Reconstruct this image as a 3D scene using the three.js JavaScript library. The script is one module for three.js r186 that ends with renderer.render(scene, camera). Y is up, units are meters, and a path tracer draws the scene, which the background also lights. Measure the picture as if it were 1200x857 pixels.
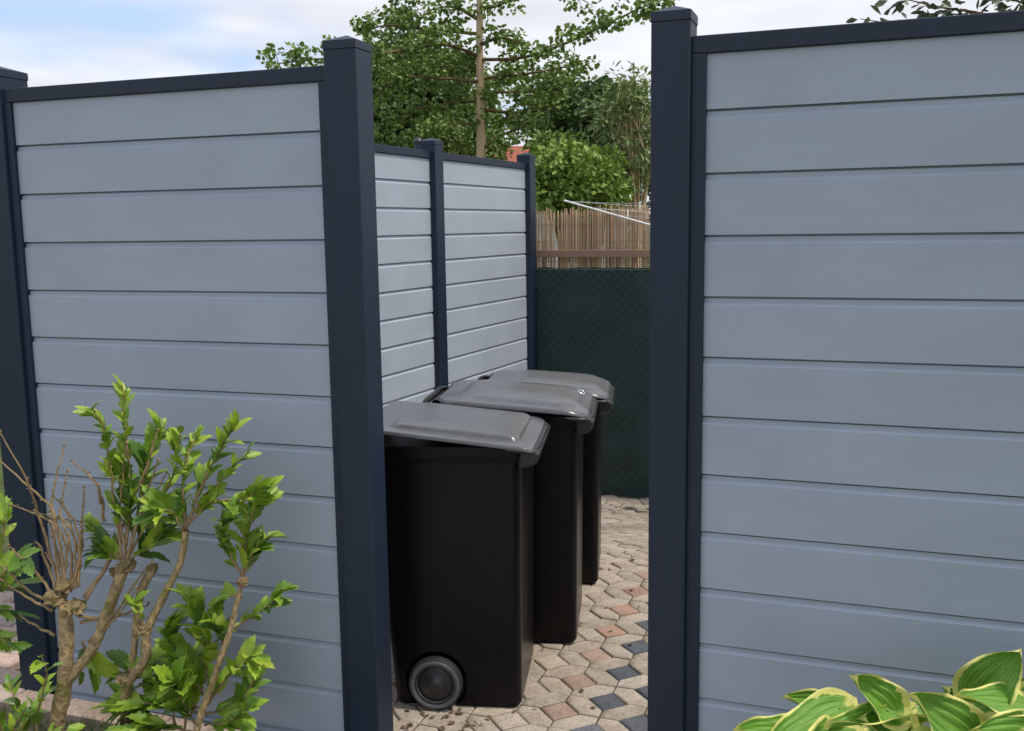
import * as THREE from 'three';
import { mergeGeometries } from 'three/addons/utils/BufferGeometryUtils.js';
import { RoundedBoxGeometry } from 'three/addons/geometries/RoundedBoxGeometry.js';
import { Brush, Evaluator, SUBTRACTION } from 'three-bvh-csg';

// ------------------------------------------------------------------ camera
const scene = new THREE.Scene();
const EYE = 1.55, F = 1159.46, PITCH = 8.014 * Math.PI / 180, ROLL = -0.8176 * Math.PI / 180;
const camera = new THREE.PerspectiveCamera(2 * Math.atan(428.5 / F) * 180 / Math.PI, 1024 / 731, 0.05, 600);
camera.position.set(0, EYE, 0);
camera.rotation.order = 'YXZ';
camera.rotation.set(-PITCH, 0, ROLL);
scene.add(camera);
const renderer = new THREE.WebGLRenderer({ antialias: true });
renderer.setSize(1024, 731);
renderer.toneMapping = THREE.LinearToneMapping;
renderer.toneMappingExposure = 1.32;
renderer.shadowMap.enabled = true;

// ------------------------------------------------------------------ noise
function rng(seed) { let a = seed >>> 0; return () => { a = (a + 0x6D2B79F5) >>> 0; let t = a; t = Math.imul(t ^ (t >>> 15), t | 1); t ^= t + Math.imul(t ^ (t >>> 7), t | 61); return ((t ^ (t >>> 14)) >>> 0) / 4294967296; }; }
function hash2(x, y, s) { let h = Math.imul(x | 0, 374761393) + Math.imul(y | 0, 668265263) + Math.imul(s | 0, 974634777); h = Math.imul(h ^ (h >>> 13), 1274126177); return ((h ^ (h >>> 16)) >>> 0) / 4294967296; }
function vnoise(x, y, s = 0, px = 0, py = 0) {
  const xi = Math.floor(x), yi = Math.floor(y), fx = x - xi, fy = y - yi;
  const u = fx * fx * (3 - 2 * fx), v = fy * fy * (3 - 2 * fy);
  const wx = a => px ? ((a % px) + px) % px : a, wy = a => py ? ((a % py) + py) % py : a;
  const a = hash2(wx(xi), wy(yi), s), b = hash2(wx(xi + 1), wy(yi), s), c = hash2(wx(xi), wy(yi + 1), s), d = hash2(wx(xi + 1), wy(yi + 1), s);
  return a + (b - a) * u + (c - a) * v + (a - b - c + d) * u * v;
}
function fbm(x, y, oct, s = 0, p = 0, q = 0) { let r = 0, a = .5, n = 0; for (let i = 0; i < oct; i++) { r += a * vnoise(x, y, s + i * 17, p, q); n += a; a *= .5; x *= 2; y *= 2; p *= 2; q *= 2; } return r / n; }
const clamp = (x, a = 0, b = 1) => Math.min(b, Math.max(a, x));
const sstep = (a, b, x) => { const t = clamp((x - a) / (b - a)); return t * t * (3 - 2 * t); };
const lerp = (a, b, t) => a + (b - a) * t;

// ------------------------------------------------------------------ sky and sun: thin broken cloud
{
  const w = 1536, h = 768, data = new Float32Array(w * h * 4);
  for (let j = 0; j < h; j++) {
    const el = ((j + .5) / h - .5) * Math.PI;
    for (let i = 0; i < w; i++) {
      const az = (i + .5) / w, k = (j * w + i) * 4;
      const e = Math.max(0, Math.sin(el));
      const n = fbm(az * 32 + 3.3, e * 26 + 4.1, 5, 5, 32, 0) * .66 + fbm(az * 12, e * 9 + 2, 3, 91, 12, 0) * .34;
      const c = sstep(.29, .56, n + .06 * (1 - sstep(0, .25, e)));
      const tone = .96 + .42 * (fbm(az * 44, e * 50, 4, 77, 44, 0) - .5);
      const hz = 1 - sstep(0, .35, e);
      const blue = [lerp(.35, .47, hz), lerp(.52, .58, hz), lerp(.82, .74, hz)];
      const cl = [.685 * tone, .70 * tone, .757 * tone];
      let r = lerp(blue[0], cl[0], c), g = lerp(blue[1], cl[1], c), b = lerp(blue[2], cl[2], c);
      if (el < 0) { r = .20; g = .21; b = .17; }
      data[k] = r; data[k + 1] = g; data[k + 2] = b; data[k + 3] = 1;
    }
  }
  const t = new THREE.DataTexture(data, w, h, THREE.RGBAFormat, THREE.FloatType);
  t.mapping = THREE.EquirectangularReflectionMapping; t.magFilter = THREE.LinearFilter; t.minFilter = THREE.LinearFilter; t.wrapS = THREE.RepeatWrapping; t.needsUpdate = true;
  scene.background = t; scene.environment = t;
}
const sun = new THREE.DirectionalLight(new THREE.Color().setRGB(1, .92, .79), 2.4);
sun.position.set(6.6, 12.5, -1.85); sun.target.position.set(0, 0, -4);
sun.castShadow = true; sun.shadow.radius = 14; sun.shadow.mapSize.set(2048, 2048);
Object.assign(sun.shadow.camera, { left: -16, right: 16, top: 16, bottom: -16, near: .1, far: 60 });
scene.add(sun, sun.target);

// ------------------------------------------------------------------ helpers
// X to the right, Y up, D metres forward of the camera's foot
const W = (X, Y, D) => new THREE.Vector3(X, Y, -D);
// a pixel of the photograph at a distance D forward
function at(px, py, D) {
  const u = (px - 600) / F, v = (py - 428.5) / F, c = Math.cos(ROLL), s = Math.sin(ROLL);
  const x = u * c + v * s, y = -(-u * s + v * c);
  const Z = Math.cos(PITCH) + y * Math.sin(PITCH), Y = -Math.sin(PITCH) + y * Math.cos(PITCH);
  return W(x / Z * D, EYE + Y / Z * D, D);
}
const used = {};
function numbered(n) { if (!(n in used)) { used[n] = 0; return n; } used[n]++; return n + '_' + String(used[n]).padStart(3, '0'); }
function shadow(o) { o.castShadow = true; o.receiveShadow = true; return o; }
function part(name, geo, mat, parent) { const m = shadow(new THREE.Mesh(geo, mat)); m.name = name; parent.add(m); return m; }
function thing(name, label, category, pos, turn = 0, group) {
  const g = new THREE.Group(); g.name = numbered(name); if (pos) g.position.copy(pos); g.rotation.y = turn;
  g.userData = { label, category }; if (group) g.userData.group = group; scene.add(g); return g;
}
function setting(name, label, category) { const g = new THREE.Group(); g.name = name; g.userData = { label, category, kind: 'structure' }; scene.add(g); return g; }
function tex(w, h, fn, srgb = true) {
  const d = new Uint8Array(w * h * 4);
  for (let j = 0; j < h; j++) for (let i = 0; i < w; i++) { const c = fn(i / w, j / h, i, j), k = (j * w + i) * 4; d[k] = clamp(c[0]) * 255; d[k + 1] = clamp(c[1]) * 255; d[k + 2] = clamp(c[2]) * 255; d[k + 3] = 255; }
  const t = new THREE.DataTexture(d, w, h); t.wrapS = t.wrapT = THREE.RepeatWrapping; t.magFilter = THREE.LinearFilter; t.minFilter = THREE.LinearMipmapLinearFilter; t.generateMipmaps = true;
  if (srgb) t.colorSpace = THREE.SRGBColorSpace; t.needsUpdate = true; return t;
}
const lin = (r, g, b) => new THREE.Color().setRGB(r, g, b);
const g1 = v => [v, v, v];
// tapered tube through points with radii
function tube(pts, radii, seg = 7, wob = 0, rnd = null) {
  const pos = [], idx = [], uv = []; let len = 0;
  const up = new THREE.Vector3(.13, .2, 1).normalize(); let n = new THREE.Vector3();
  for (let i = 0; i < pts.length; i++) {
    const d = new THREE.Vector3().subVectors(pts[Math.min(i + 1, pts.length - 1)], pts[Math.max(i - 1, 0)]).normalize();
    if (i === 0) n.crossVectors(d, up).normalize(); else { n.addScaledVector(d, -n.dot(d)).normalize(); len += pts[i].distanceTo(pts[i - 1]); }
    const b = new THREE.Vector3().crossVectors(d, n);
    for (let k = 0; k <= seg; k++) {
      const a = (k % seg) / seg * Math.PI * 2, r = radii[i] * (1 + (wob ? wob * (vnoise((k % seg) * 1.3 + 50, len * 30, 7) - .5) * 2 : 0));
      pos.push(pts[i].x + (n.x * Math.cos(a) + b.x * Math.sin(a)) * r, pts[i].y + (n.y * Math.cos(a) + b.y * Math.sin(a)) * r, pts[i].z + (n.z * Math.cos(a) + b.z * Math.sin(a)) * r);
      uv.push(k / seg * .2, len);
    }
  }
  const s = seg + 1;
  for (let i = 0; i < pts.length - 1; i++) for (let k = 0; k < seg; k++) { const a = i * s + k, b = a + 1, c = a + s, d = c + 1; idx.push(a, b, c, b, d, c); }
  const e = pts.length - 1; for (const [row, flip] of [[0, 1], [e, 0]]) { const ci = pos.length / 3; pos.push(pts[row].x, pts[row].y, pts[row].z); uv.push(0, 0); for (let k = 0; k < seg; k++) flip ? idx.push(ci, row * s + k + 1, row * s + k) : idx.push(ci, row * s + k, row * s + k + 1); }
  const g = new THREE.BufferGeometry(); g.setAttribute('position', new THREE.Float32BufferAttribute(pos, 3)); g.setAttribute('uv', new THREE.Float32BufferAttribute(uv, 2)); g.setIndex(idx); g.computeVertexNormals(); return g;
}
function curve(pts, n) { return new THREE.CatmullRomCurve3(pts).getPoints(n); }
function taper(n, r0, r1, p = 1) { return Array.from({ length: n + 1 }, (_, i) => lerp(r0, r1, Math.pow(i / n, p))); }
function xf(g, x, y, z, ry = 0) { if (ry) g.rotateY(ry); g.translate(x, y, z); return g; }

// ------------------------------------------------------------------ materials
const boardTex = tex(512, 512, (u, v) => { const n = fbm(u * 6, v * 90, 3, 3, 6, 90), m = fbm(u * 7, v * 7, 4, 8, 7, 7), f = fbm(u * 40, v * 240, 2, 61, 40, 240); return g1(.92 + .015 * (n - .5) + .06 * (m - .5) + .02 * (f - .5)); });
const boardBump = tex(512, 512, (u, v) => g1(.5 + .6 * (fbm(u * 8, v * 120, 3, 13, 8, 120) - .5) + .5 * (vnoise(u * 60, v * 256, 23, 60, 256) - .5)), false);
function boardMat(r, g, b) { return new THREE.MeshStandardMaterial({ color: lin(r, g, b), map: boardTex, bumpMap: boardBump, bumpScale: .00012, roughness: .44 }); }
const boardMats = [boardMat(.425, .482, .565), boardMat(.418, .475, .557), boardMat(.431, .488, .571)];
const coatBump = tex(256, 256, (u, v) => g1(.5 + .8 * (vnoise(u * 128, v * 128, 4, 128, 128) - .5)), false);
const coatTex = tex(512, 512, (u, v) => { const n = fbm(u * 5, v * 5, 5, 31, 5, 5), st = sstep(.64, .74, fbm(u * 40, v * 9, 3, 33, 40, 9)); return g1(.86 + .14 * n + .05 * st); });
const anthracite = new THREE.MeshStandardMaterial({ color: lin(.0050, .0170, .040), map: coatTex, bumpMap: coatBump, bumpScale: .0002, roughness: .52, metalness: 0 });
const anthraciteDark = new THREE.MeshStandardMaterial({ color: lin(.009, .021, .044), map: coatTex, bumpMap: coatBump, bumpScale: .0002, roughness: .5 });
const plasticBump = tex(256, 256, (u, v) => g1(.5 + .9 * (vnoise(u * 100, v * 100, 44, 100, 100) - .5)), false);
const plasticTex = tex(512, 512, (u, v) => { const s = fbm(u * 70, v * 4, 3, 48, 70, 4), d = fbm(u * 8, v * 8, 5, 49, 8, 8); return g1(.76 + .2 * d + .09 * sstep(.55, .8, s)); });
const lidTex = tex(512, 512, (u, v) => { const d = fbm(u * 6, v * 6, 5, 52, 6, 6), f = fbm(u * 60, v * 60, 3, 53, 60, 60); return g1(.74 + .22 * d + .12 * (f - .5)); });
const binBody = new THREE.MeshPhysicalMaterial({ ior: 1.28, color: lin(.0065, .0058, .0070), map: plasticTex, bumpMap: plasticBump, bumpScale: .00012, roughness: .3 });
const binLid = new THREE.MeshStandardMaterial({ color: lin(.145, .149, .158), map: lidTex, bumpMap: plasticBump, bumpScale: .0003, roughness: .28 });
const binRim = new THREE.MeshStandardMaterial({ color: lin(.022, .022, .024), map: lidTex, bumpMap: plasticBump, bumpScale: .0003, roughness: .42 });
const rubber = new THREE.MeshStandardMaterial({ color: lin(.012, .012, .013), roughness: .7 });
const wheelGrey = new THREE.MeshStandardMaterial({ color: lin(.085, .085, .09), roughness: .4 });
const hubMat = new THREE.MeshStandardMaterial({ color: lin(.02, .02, .022), roughness: .35 });
const chrome = new THREE.MeshStandardMaterial({ color: lin(.6, .6, .62), metalness: 1, roughness: .25 });
const white = new THREE.MeshStandardMaterial({ color: lin(.72, .72, .70), roughness: .4 });
const stoneTex = tex(512, 512, (u, v) => { const a = fbm(u * 9, v * 9, 5, 71, 9, 9), f = fbm(u * 120, v * 120, 2, 73, 120, 120), st = sstep(.58, .72, fbm(u * 5, v * 5, 4, 79, 5, 5)); const k = .66 + .34 * a + .2 * (f - .5) - .14 * st; return [k, k * (1 - .02 * st), k * (1 - .06 * st)]; });
const stoneBump = tex(512, 512, (u, v) => g1(.5 + .7 * (fbm(u * 90, v * 90, 3, 83, 90, 90) - .5) + .5 * (fbm(u * 9, v * 9, 3, 85, 9, 9) - .5)), false);
function stone(r, g, b) { return new THREE.MeshStandardMaterial({ color: lin(r, g, b), map: stoneTex, bumpMap: stoneBump, bumpScale: .003, roughness: .92 }); }
const cream = [stone(.50, .425, .345), stone(.47, .405, .335), stone(.52, .435, .35), stone(.485, .41, .33)];
const pink = [stone(.47, .30, .225), stone(.44, .31, .24)], slate = [stone(.135, .145, .165), stone(.16, .168, .19), stone(.115, .125, .14)];
const clay = [stone(.58, .43, .35), stone(.54, .43, .36), stone(.60, .47, .39)];
const sand = new THREE.MeshStandardMaterial({ color: lin(.10, .085, .065), map: stoneTex, bumpMap: stoneBump, bumpScale: .004, roughness: 1 });
const barkTex = tex(256, 512, (u, v) => { const a = fbm(u * 14, v * 24, 4, 101, 14, 24), m = sstep(.55, .7, fbm(u * 6, v * 10, 4, 107, 6, 10)); const k = .52 + .48 * a; return [lerp(k, k * .86, m), lerp(k * .93, k * .86, m), lerp(k * .78, k * .55, m)]; });
const barkBump = tex(256, 512, (u, v) => g1(fbm(u * 14, v * 30, 4, 111, 14, 30)), false);
function bark(r, g, b, bs = .004) { return new THREE.MeshStandardMaterial({ color: lin(r, g, b), map: barkTex, bumpMap: barkBump, bumpScale: bs, roughness: .95 }); }
for (const t of [barkTex, barkBump]) t.repeat.set(4, 3);
const barkLight = bark(.60, .51, .38), barkTwig = bark(.50, .40, .31, .001), barkTree = bark(.30, .24, .17, .01), barkTan = new THREE.MeshStandardMaterial({ color: lin(.60, .44, .27), roughness: .9 });

// ------------------------------------------------------------------ terrain
const drop = D => -.36 * sstep(4.2, 6.7, D);
const lawnTex = tex(512, 512, (u, v) => { const a = fbm(u * 10, v * 10, 5, 121, 10, 10), f = fbm(u * 150, v * 150, 2, 123, 150, 150); const k = .55 + .35 * a + .3 * (f - .5); return [k * .9, k, k * .55]; });
{
  const xs = [-250, -80, -30, -12, -6, -3, 0, 3, 6, 12, 30, 80, 250], ds = [-60, -20, -6, 0, 1.5, 2.5, 3.4, 4, 4.2, 4.6, 5, 5.4, 5.8, 6.2, 6.7, 7.5, 10, 16, 30, 60, 130, 300];
  const pos = [], uv = [], idx = [];
  for (const d of ds) for (const x of xs) { pos.push(x, drop(d) - .03, -d); uv.push(x * .5, d * .5); }
  for (let j = 0; j < ds.length - 1; j++) for (let i = 0; i < xs.length - 1; i++) { const a = j * xs.length + i, c = a + xs.length; idx.push(a, a + 1, c, a + 1, c + 1, c); }
  const g = new THREE.BufferGeometry(); g.setAttribute('position', new THREE.Float32BufferAttribute(pos, 3)); g.setAttribute('uv', new THREE.Float32BufferAttribute(uv, 2)); g.setIndex(idx); g.computeVertexNormals();
  const m = part('ground', g, new THREE.MeshStandardMaterial({ color: lin(.13, .15, .07), map: lawnTex, roughness: 1 }), scene);
  m.userData = { kind: 'structure', label: 'lawn and garden soil around the fences', category: 'ground' };
}

// ------------------------------------------------------------------ paving frame: u along the front fence, v into the yard
const EU = [.9397, -.3420], EV = [.3420, .9397], O = [.137, 3.01];
const uvW = (u, v) => [O[0] + u * EU[0] + v * EV[0], O[1] + u * EU[1] + v * EV[1]];
const BACK = { x: -.388, d: 5.954, dir: [.4150, .9098], nrm: [.9098, -.4150] };
const backDist = (x, d) => (x - BACK.x) * BACK.nrm[0] + (d - BACK.d) * BACK.nrm[1];
const NETP = [.20, 7.12], NETE = [.9098, -.4150];
const netDist = (x, d) => (x - NETP[0]) * -BACK.dir[0] + (d - NETP[1]) * -BACK.dir[1];   // > 0 on the yard side
// flat prism of a polygon in (u,v) with a chamfered top at y = 0
function paver(poly, inset = .0022, ch = .004, th = .045) {
  const c = poly.reduce((a, p) => [a[0] + p[0] / poly.length, a[1] + p[1] / poly.length], [0, 0]);
  const off = k => { const n = poly.length, out = []; for (let i = 0; i < n; i++) { const p = poly[(i + n - 1) % n], q = poly[i], r = poly[(i + 1) % n]; const nn = (a, b) => { const dx = b[0] - a[0], dy = b[1] - a[1], l = Math.hypot(dx, dy); return [-dy / l, dx / l]; }; const n1 = nn(p, q), n2 = nn(q, r), s = 1 + n1[0] * n2[0] + n1[1] * n2[1]; out.push([q[0] + k * (n1[0] + n2[0]) / s, q[1] + k * (n1[1] + n2[1]) / s]); } return out; };
  const area = poly.reduce((a, p, i) => { const q = poly[(i + 1) % poly.length]; return a + p[0] * q[1] - q[0] * p[1]; }, 0), sg = area > 0 ? 1 : -1;
  const A = off(sg * (inset + ch)), B = off(sg * inset), n = poly.length, pos = [], uv = [], idx = [];
  const put = (p, y) => { pos.push(p[0], y, -p[1]); uv.push(p[0], p[1]); return pos.length / 3 - 1; };
  const tri = (a, b, d) => sg > 0 ? idx.push(a, b, d) : idx.push(a, d, b);
  const t = A.map(p => put(p, 0)); for (let i = 1; i < n - 1; i++) tri(t[0], t[i], t[i + 1]);
  for (let i = 0; i < n; i++) { const j = (i + 1) % n; let a = put(A[i], 0), b = put(A[j], 0), e = put(B[i], -ch), f = put(B[j], -ch); tri(a, e, f); tri(a, f, b); a = put(B[i], -ch); b = put(B[j], -ch); e = put(B[i], -th); f = put(B[j], -th); tri(a, e, f); tri(a, f, b); }
  const g = new THREE.BufferGeometry(); g.setAttribute('position', new THREE.Float32BufferAttribute(pos, 3)); g.setAttribute('uv', new THREE.Float32BufferAttribute(uv, 2)); g.setIndex(idx); g.computeVertexNormals(); g.userData.c = c; return g.toNonIndexed();
}
const PU = .132, PV = .222, PA = .066, PC = .067, TURN = -Math.atan2(.3420, .9397);
{
  const court = setting('yard_paving', 'cream pink and slate patterned block paving of the yard', 'paving');
  const dia = [[0, -PA], [PC, 0], [0, PA], [-PC, 0]];
  const hex = [[0, PV / 2], [0, PV - PA], [PC, PV], [PU, PV], [PU, PV / 2 + PA], [PU - PC, PV / 2]].map(p => [p[0] - PU / 2, p[1] - PV * .75]);
  const hexM = hex.map(p => [-p[0], p[1]]);
  const shift = (g, k) => { const h = g.clone(); const u = h.attributes.uv; for (let i = 0; i < u.count; i++) u.setXY(i, u.getX(i) * 1.3 + k * .37, u.getY(i) * 1.3 + k * .61); return h; };
  const V = [0, 1, 2, 3, 4], gD = V.map(k => shift(paver(dia), k)), gH = V.map(k => shift(paver(hex), k)), gM = V.map(k => shift(paver(hexM), k));
  const r = rng(11); const far = {};
  const colour = k => { const m = ((k % 3) + 3) % 3; return k < 0 ? cream : (m === 0 ? pink : slate); };
  function place(kind, geos, mats, u, v) {
    const [x, d] = uvW(u, v); if (backDist(x, d) < .04 || netDist(x, d) < .02 || x > 3.2) return;
    if (v < -.33 && (u < -.5 || u > .45)) return;
    const near = u > -.5 && u < .62 && v > -.25 && v < 1.18;
    const gi = Math.floor(r() * 5), mi = Math.floor(r() * mats.length), jy = (r() - .5) * .005, tx = (r() - .5) * .02, tz = (r() - .5) * .02, tw = (r() - .5) * .03;
    if (near) { const m = part(kind, geos[gi], mats[mi], court); m.position.set(x, jy + drop(d), -d); m.rotation.set(tx, TURN + tw, tz); }
    else { const g = geos[gi].clone(); g.rotateX(tx * 1.5); g.rotateZ(tz * 1.5); g.rotateY(TURN + tw); g.translate(x, jy, -d); const p = g.attributes.position; for (let i = 0; i < p.count; i++) p.setY(i, p.getY(i) + drop(-p.getZ(i))); const key = mats[mi].uuid; (far[key] ??= { m: mats[mi], g: [] }).g.push(g); }
  }
  for (let k = -22; k <= 36; k++) for (let j = -7; j <= 26; j++) {
    const u = k * PU, v = j * PV + (k & 1 ? PV / 2 : 0);
    place('diamond_paver', gD, colour(k), u, v);
    // the two hexagonal blocks between this column and the next
    place('hexagonal_paver', gH, cream, u + PU / 2, v + PV * .75);
    place('hexagonal_paver', gM, cream, u + PU / 2, v + PV * .25 + 0);
  }
  for (const f of Object.values(far)) { const m = part('far_pavers', mergeGeometries(f.g), f.m, court); m.userData.kind = 'stuff'; }
  // bed of sand and dirt seen in the joints
  const ds = [2.2, 3, 4.2, 4.6, 5, 5.4, 5.8, 6.2, 6.7, 7.6], pos = [], uv = [], idx = [];
  for (const d of ds) for (const x of [-1.9, 3.2]) { pos.push(x, drop(d) - .0095, -d); uv.push(x, d); }
  for (let j = 0; j < ds.length - 1; j++) { const a = j * 2; idx.push(a, a + 1, a + 2, a + 1, a + 3, a + 2); }
  const g = new THREE.BufferGeometry(); g.setAttribute('position', new THREE.Float32BufferAttribute(pos, 3)); g.setAttribute('uv', new THREE.Float32BufferAttribute(uv, 2)); g.setIndex(idx); g.computeVertexNormals();
  part('joint_sand', g, sand, court);
}
{
  const strip = setting('clay_paving', 'pinkish clay block strip along the foot of the fence', 'paving');
  const r = rng(5), geos = [0, 1, 2, 3].map(k => { const g = paver([[-.1, -.05], [.1, -.05], [.1, .05], [-.1, .05]], .003, .005); const u = g.attributes.uv; for (let i = 0; i < u.count; i++) u.setXY(i, u.getX(i) + k * .31, u.getY(i) + k * .23); return g; });
  for (let row = 0; row < 9; row++) for (let k = 0; k < 18; k++) {
    const u = -3.15 + k * .2 + (row & 1 ? .1 : 0), v = -.605 + row * .1;
    if (row > 1 ? u > -1.92 : row === 0 || u > -.72) continue;
    const [x, d] = uvW(u, v); const m = part('clay_block', geos[Math.floor(r() * 4)], clay[Math.floor(r() * 3)], strip);
    m.position.set(x, (r() - .5) * .004 + .017, -d); m.rotation.set((r() - .5) * .015, TURN + (r() - .5) * .02, (r() - .5) * .02);
  }
}

{ // pale slab path that leads to the gate
  const path = setting('garden_path', 'pale concrete slab path leading up to the gate', 'path'), r = rng(19), pale = [stone(.62, .57, .50), stone(.58, .54, .48), stone(.65, .60, .53)];
  const g = paver([[-.25, -.25], [.25, -.25], [.25, .25], [-.25, .25]], .004, .006, .05);
  for (let i = -5; i < 2; i++) for (let j = 0; j < 9; j++) { const [x, d] = uvW(.02 + i * .5, -1.56 - j * .5); const m = part('slab', g, pale[Math.floor(r() * 3)], path); m.position.set(x, (r() - .5) * .004 + .004, -d); m.rotation.y = TURN; }
}

// ------------------------------------------------------------------ privacy fences of horizontal boards
const BH = .15;
function boardGeo(len, k) {
  // cross-section: flat face, chamfered top edge, recessed tongue, shadow gap under the next board
  const s = new THREE.Shape(); const P = [[0, 0], [0, .1285], [-.0075, .1360], [-.0078, .1447], [-.0165, .1453], [-.0165, .156], [-.028, .156], [-.028, .008], [-.0145, .008], [-.0145, 0]];
  s.moveTo(P[0][0], P[0][1]); for (const p of P.slice(1)) s.lineTo(p[0], p[1]); s.closePath();
  const g = new THREE.ExtrudeGeometry(s, { depth: len, bevelEnabled: false });   // (x = depth of the board, y up, z along)
  g.rotateY(Math.PI / 2); g.scale(1, 1, -1);
  // after the turn: x along, z outwards
  const p = g.attributes.position, uv = g.attributes.uv; for (let i = 0; i < p.count; i++) uv.setXY(i, p.getX(i) * .8 + k * .29, p.getY(i) * 1.2 + k * .37);
  const ix = g.index; if (ix) { const a = ix.array; for (let i = 0; i < a.length; i += 3) { const t = a[i]; a[i] = a[i + 1]; a[i + 1] = t; } } else { for (const at of Object.values(g.attributes)) { const n = at.itemSize, a = at.array; for (let i = 0; i < at.count; i += 3) for (let c = 0; c < n; c++) { const t = a[i * n + c]; a[i * n + c] = a[(i + 1) * n + c]; a[(i + 1) * n + c] = t; } } }
  g.computeVertexNormals(); return g;
}
const box = (w, h, d, r = .003) => new RoundedBoxGeometry(w, h, d, 2, r);
function boxUV(g, s = 1) { const p = g.attributes.position, n = g.attributes.normal, uv = g.attributes.uv; for (let i = 0; i < p.count; i++) { const ax = Math.abs(n.getX(i)), ay = Math.abs(n.getY(i)), az = Math.abs(n.getZ(i)); if (ax > ay && ax > az) uv.setXY(i, p.getZ(i) * s, p.getY(i) * s); else if (ay > az) uv.setXY(i, p.getX(i) * s, p.getZ(i) * s); else uv.setXY(i, p.getX(i) * s, p.getY(i) * s); } return g; }
function addPanel(f, x0, x1, top, first, n, mats) {
  // boards from x0 to x1 (board face at z = 0); top = height of the upper edge of the visible boards
  const len = x1 - x0, geos = [0, 1, 2].map(k => boardGeo(len + .02, k));
  for (let i = 0; i < n; i++) {
    const m = part('board', geos[i % 3], mats[(i * 7 + (i >> 1)) % 3], f);
    m.position.set(x0 - .01, top - first - i * BH + .0, 0); m.rotation.z = 0;
  }
  part('top_rail', boxUV(box(len + .07, .042, .046, .003)), anthracite, f).position.set((x0 + x1) / 2, top + .0215, -.012);
}
function addPost(f, x, top, w = .098, zc = -.024, base = 0) {
  const h = top - base; const p = part('post', boxUV(box(w, h, w, .004)), anthracite, f); p.position.set(x, base + h / 2, zc);
  // cap: a band and a flat pyramid
  const b = boxUV(box(w + .003, .022, w + .003, .002)); b.translate(0, 0, 0);
  const pyr = new THREE.CylinderGeometry(.004, (w + .002) / Math.SQRT2, .019, 4, 1).toNonIndexed(); pyr.rotateY(Math.PI / 4); pyr.translate(0, .012 + .0095, 0); pyr.computeVertexNormals();
  const pg = mergeGeometries([b.index ? b.toNonIndexed() : b, pyr].map(g => { const q = new THREE.BufferGeometry(); for (const k of ['position', 'normal', 'uv']) q.setAttribute(k, g.attributes[k]); return q; }));
  part('cap', pg, anthraciteDark, p).position.set(0, h / 2 + .010, 0);
  return p;
}
const YT = EYE + .4012, T1 = .129;
{ // left front fence
  const f = thing('privacy_fence', 'grey blue horizontal board fence standing behind the pollarded shrub', 'fence', W(-.5154, 0, 2.810), -18.8 * Math.PI / 180);
  const L = 1.0838; addPanel(f, -L, 0, YT, T1, 14, boardMats);
  for (const x of [-L - .010, .0095]) part('side_channel', boxUV(box(.026, 1.9525, .05)), anthracite, f).position.set(x, .975, -.0125);
  addPost(f, .0725, YT + .043 + .038, .098, -.024);
  addPost(f, -L - .083, YT + .043 + .038, .12, -.035);
}
{ // right front fence
  const f = thing('privacy_fence', 'grey blue horizontal board fence standing behind the cream edged hosta', 'fence', W(.4768, 0, 2.4438), -20.1 * Math.PI / 180);
  const L = 1.75; addPanel(f, 0, L, YT, T1, 14, boardMats);
  part('side_channel', boxUV(box(.036, 1.9525, .05)), anthracite, f).position.set(-.0175, .975, -.0125);
  part('side_channel', boxUV(box(.026, 1.9525, .05)), anthracite, f).position.set(L + .012, .975, -.0125);
  addPost(f, -.0825, YT + .043 + .036, .095, -.0175);
  addPost(f, L + .0725, YT + .043 + .036, .095, -.0175);
}
{ // fence along the back of the yard
  const f = thing('privacy_fence', 'pale grey horizontal board fence behind the row of wheelie bins', 'fence', W(BACK.x, 0, BACK.d), Math.atan2(BACK.dir[1], BACK.dir[0]));
  const top = EYE + .3927, first = .1315;
  for (const x0 of [0 - .066, -.175 - 1.25, -.175 - 1.25 - .12 - 1.2]) addPanel(f, x0, x0 + (x0 > -.1 ? 1.266 : x0 > -1.5 ? 1.25 : 1.2), top, first, 15, boardMats);
  for (const x of [1.25, -.12, -1.485]) addPost(f, x, top + .043 + .036, .10, -.012, -.45);
}

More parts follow.
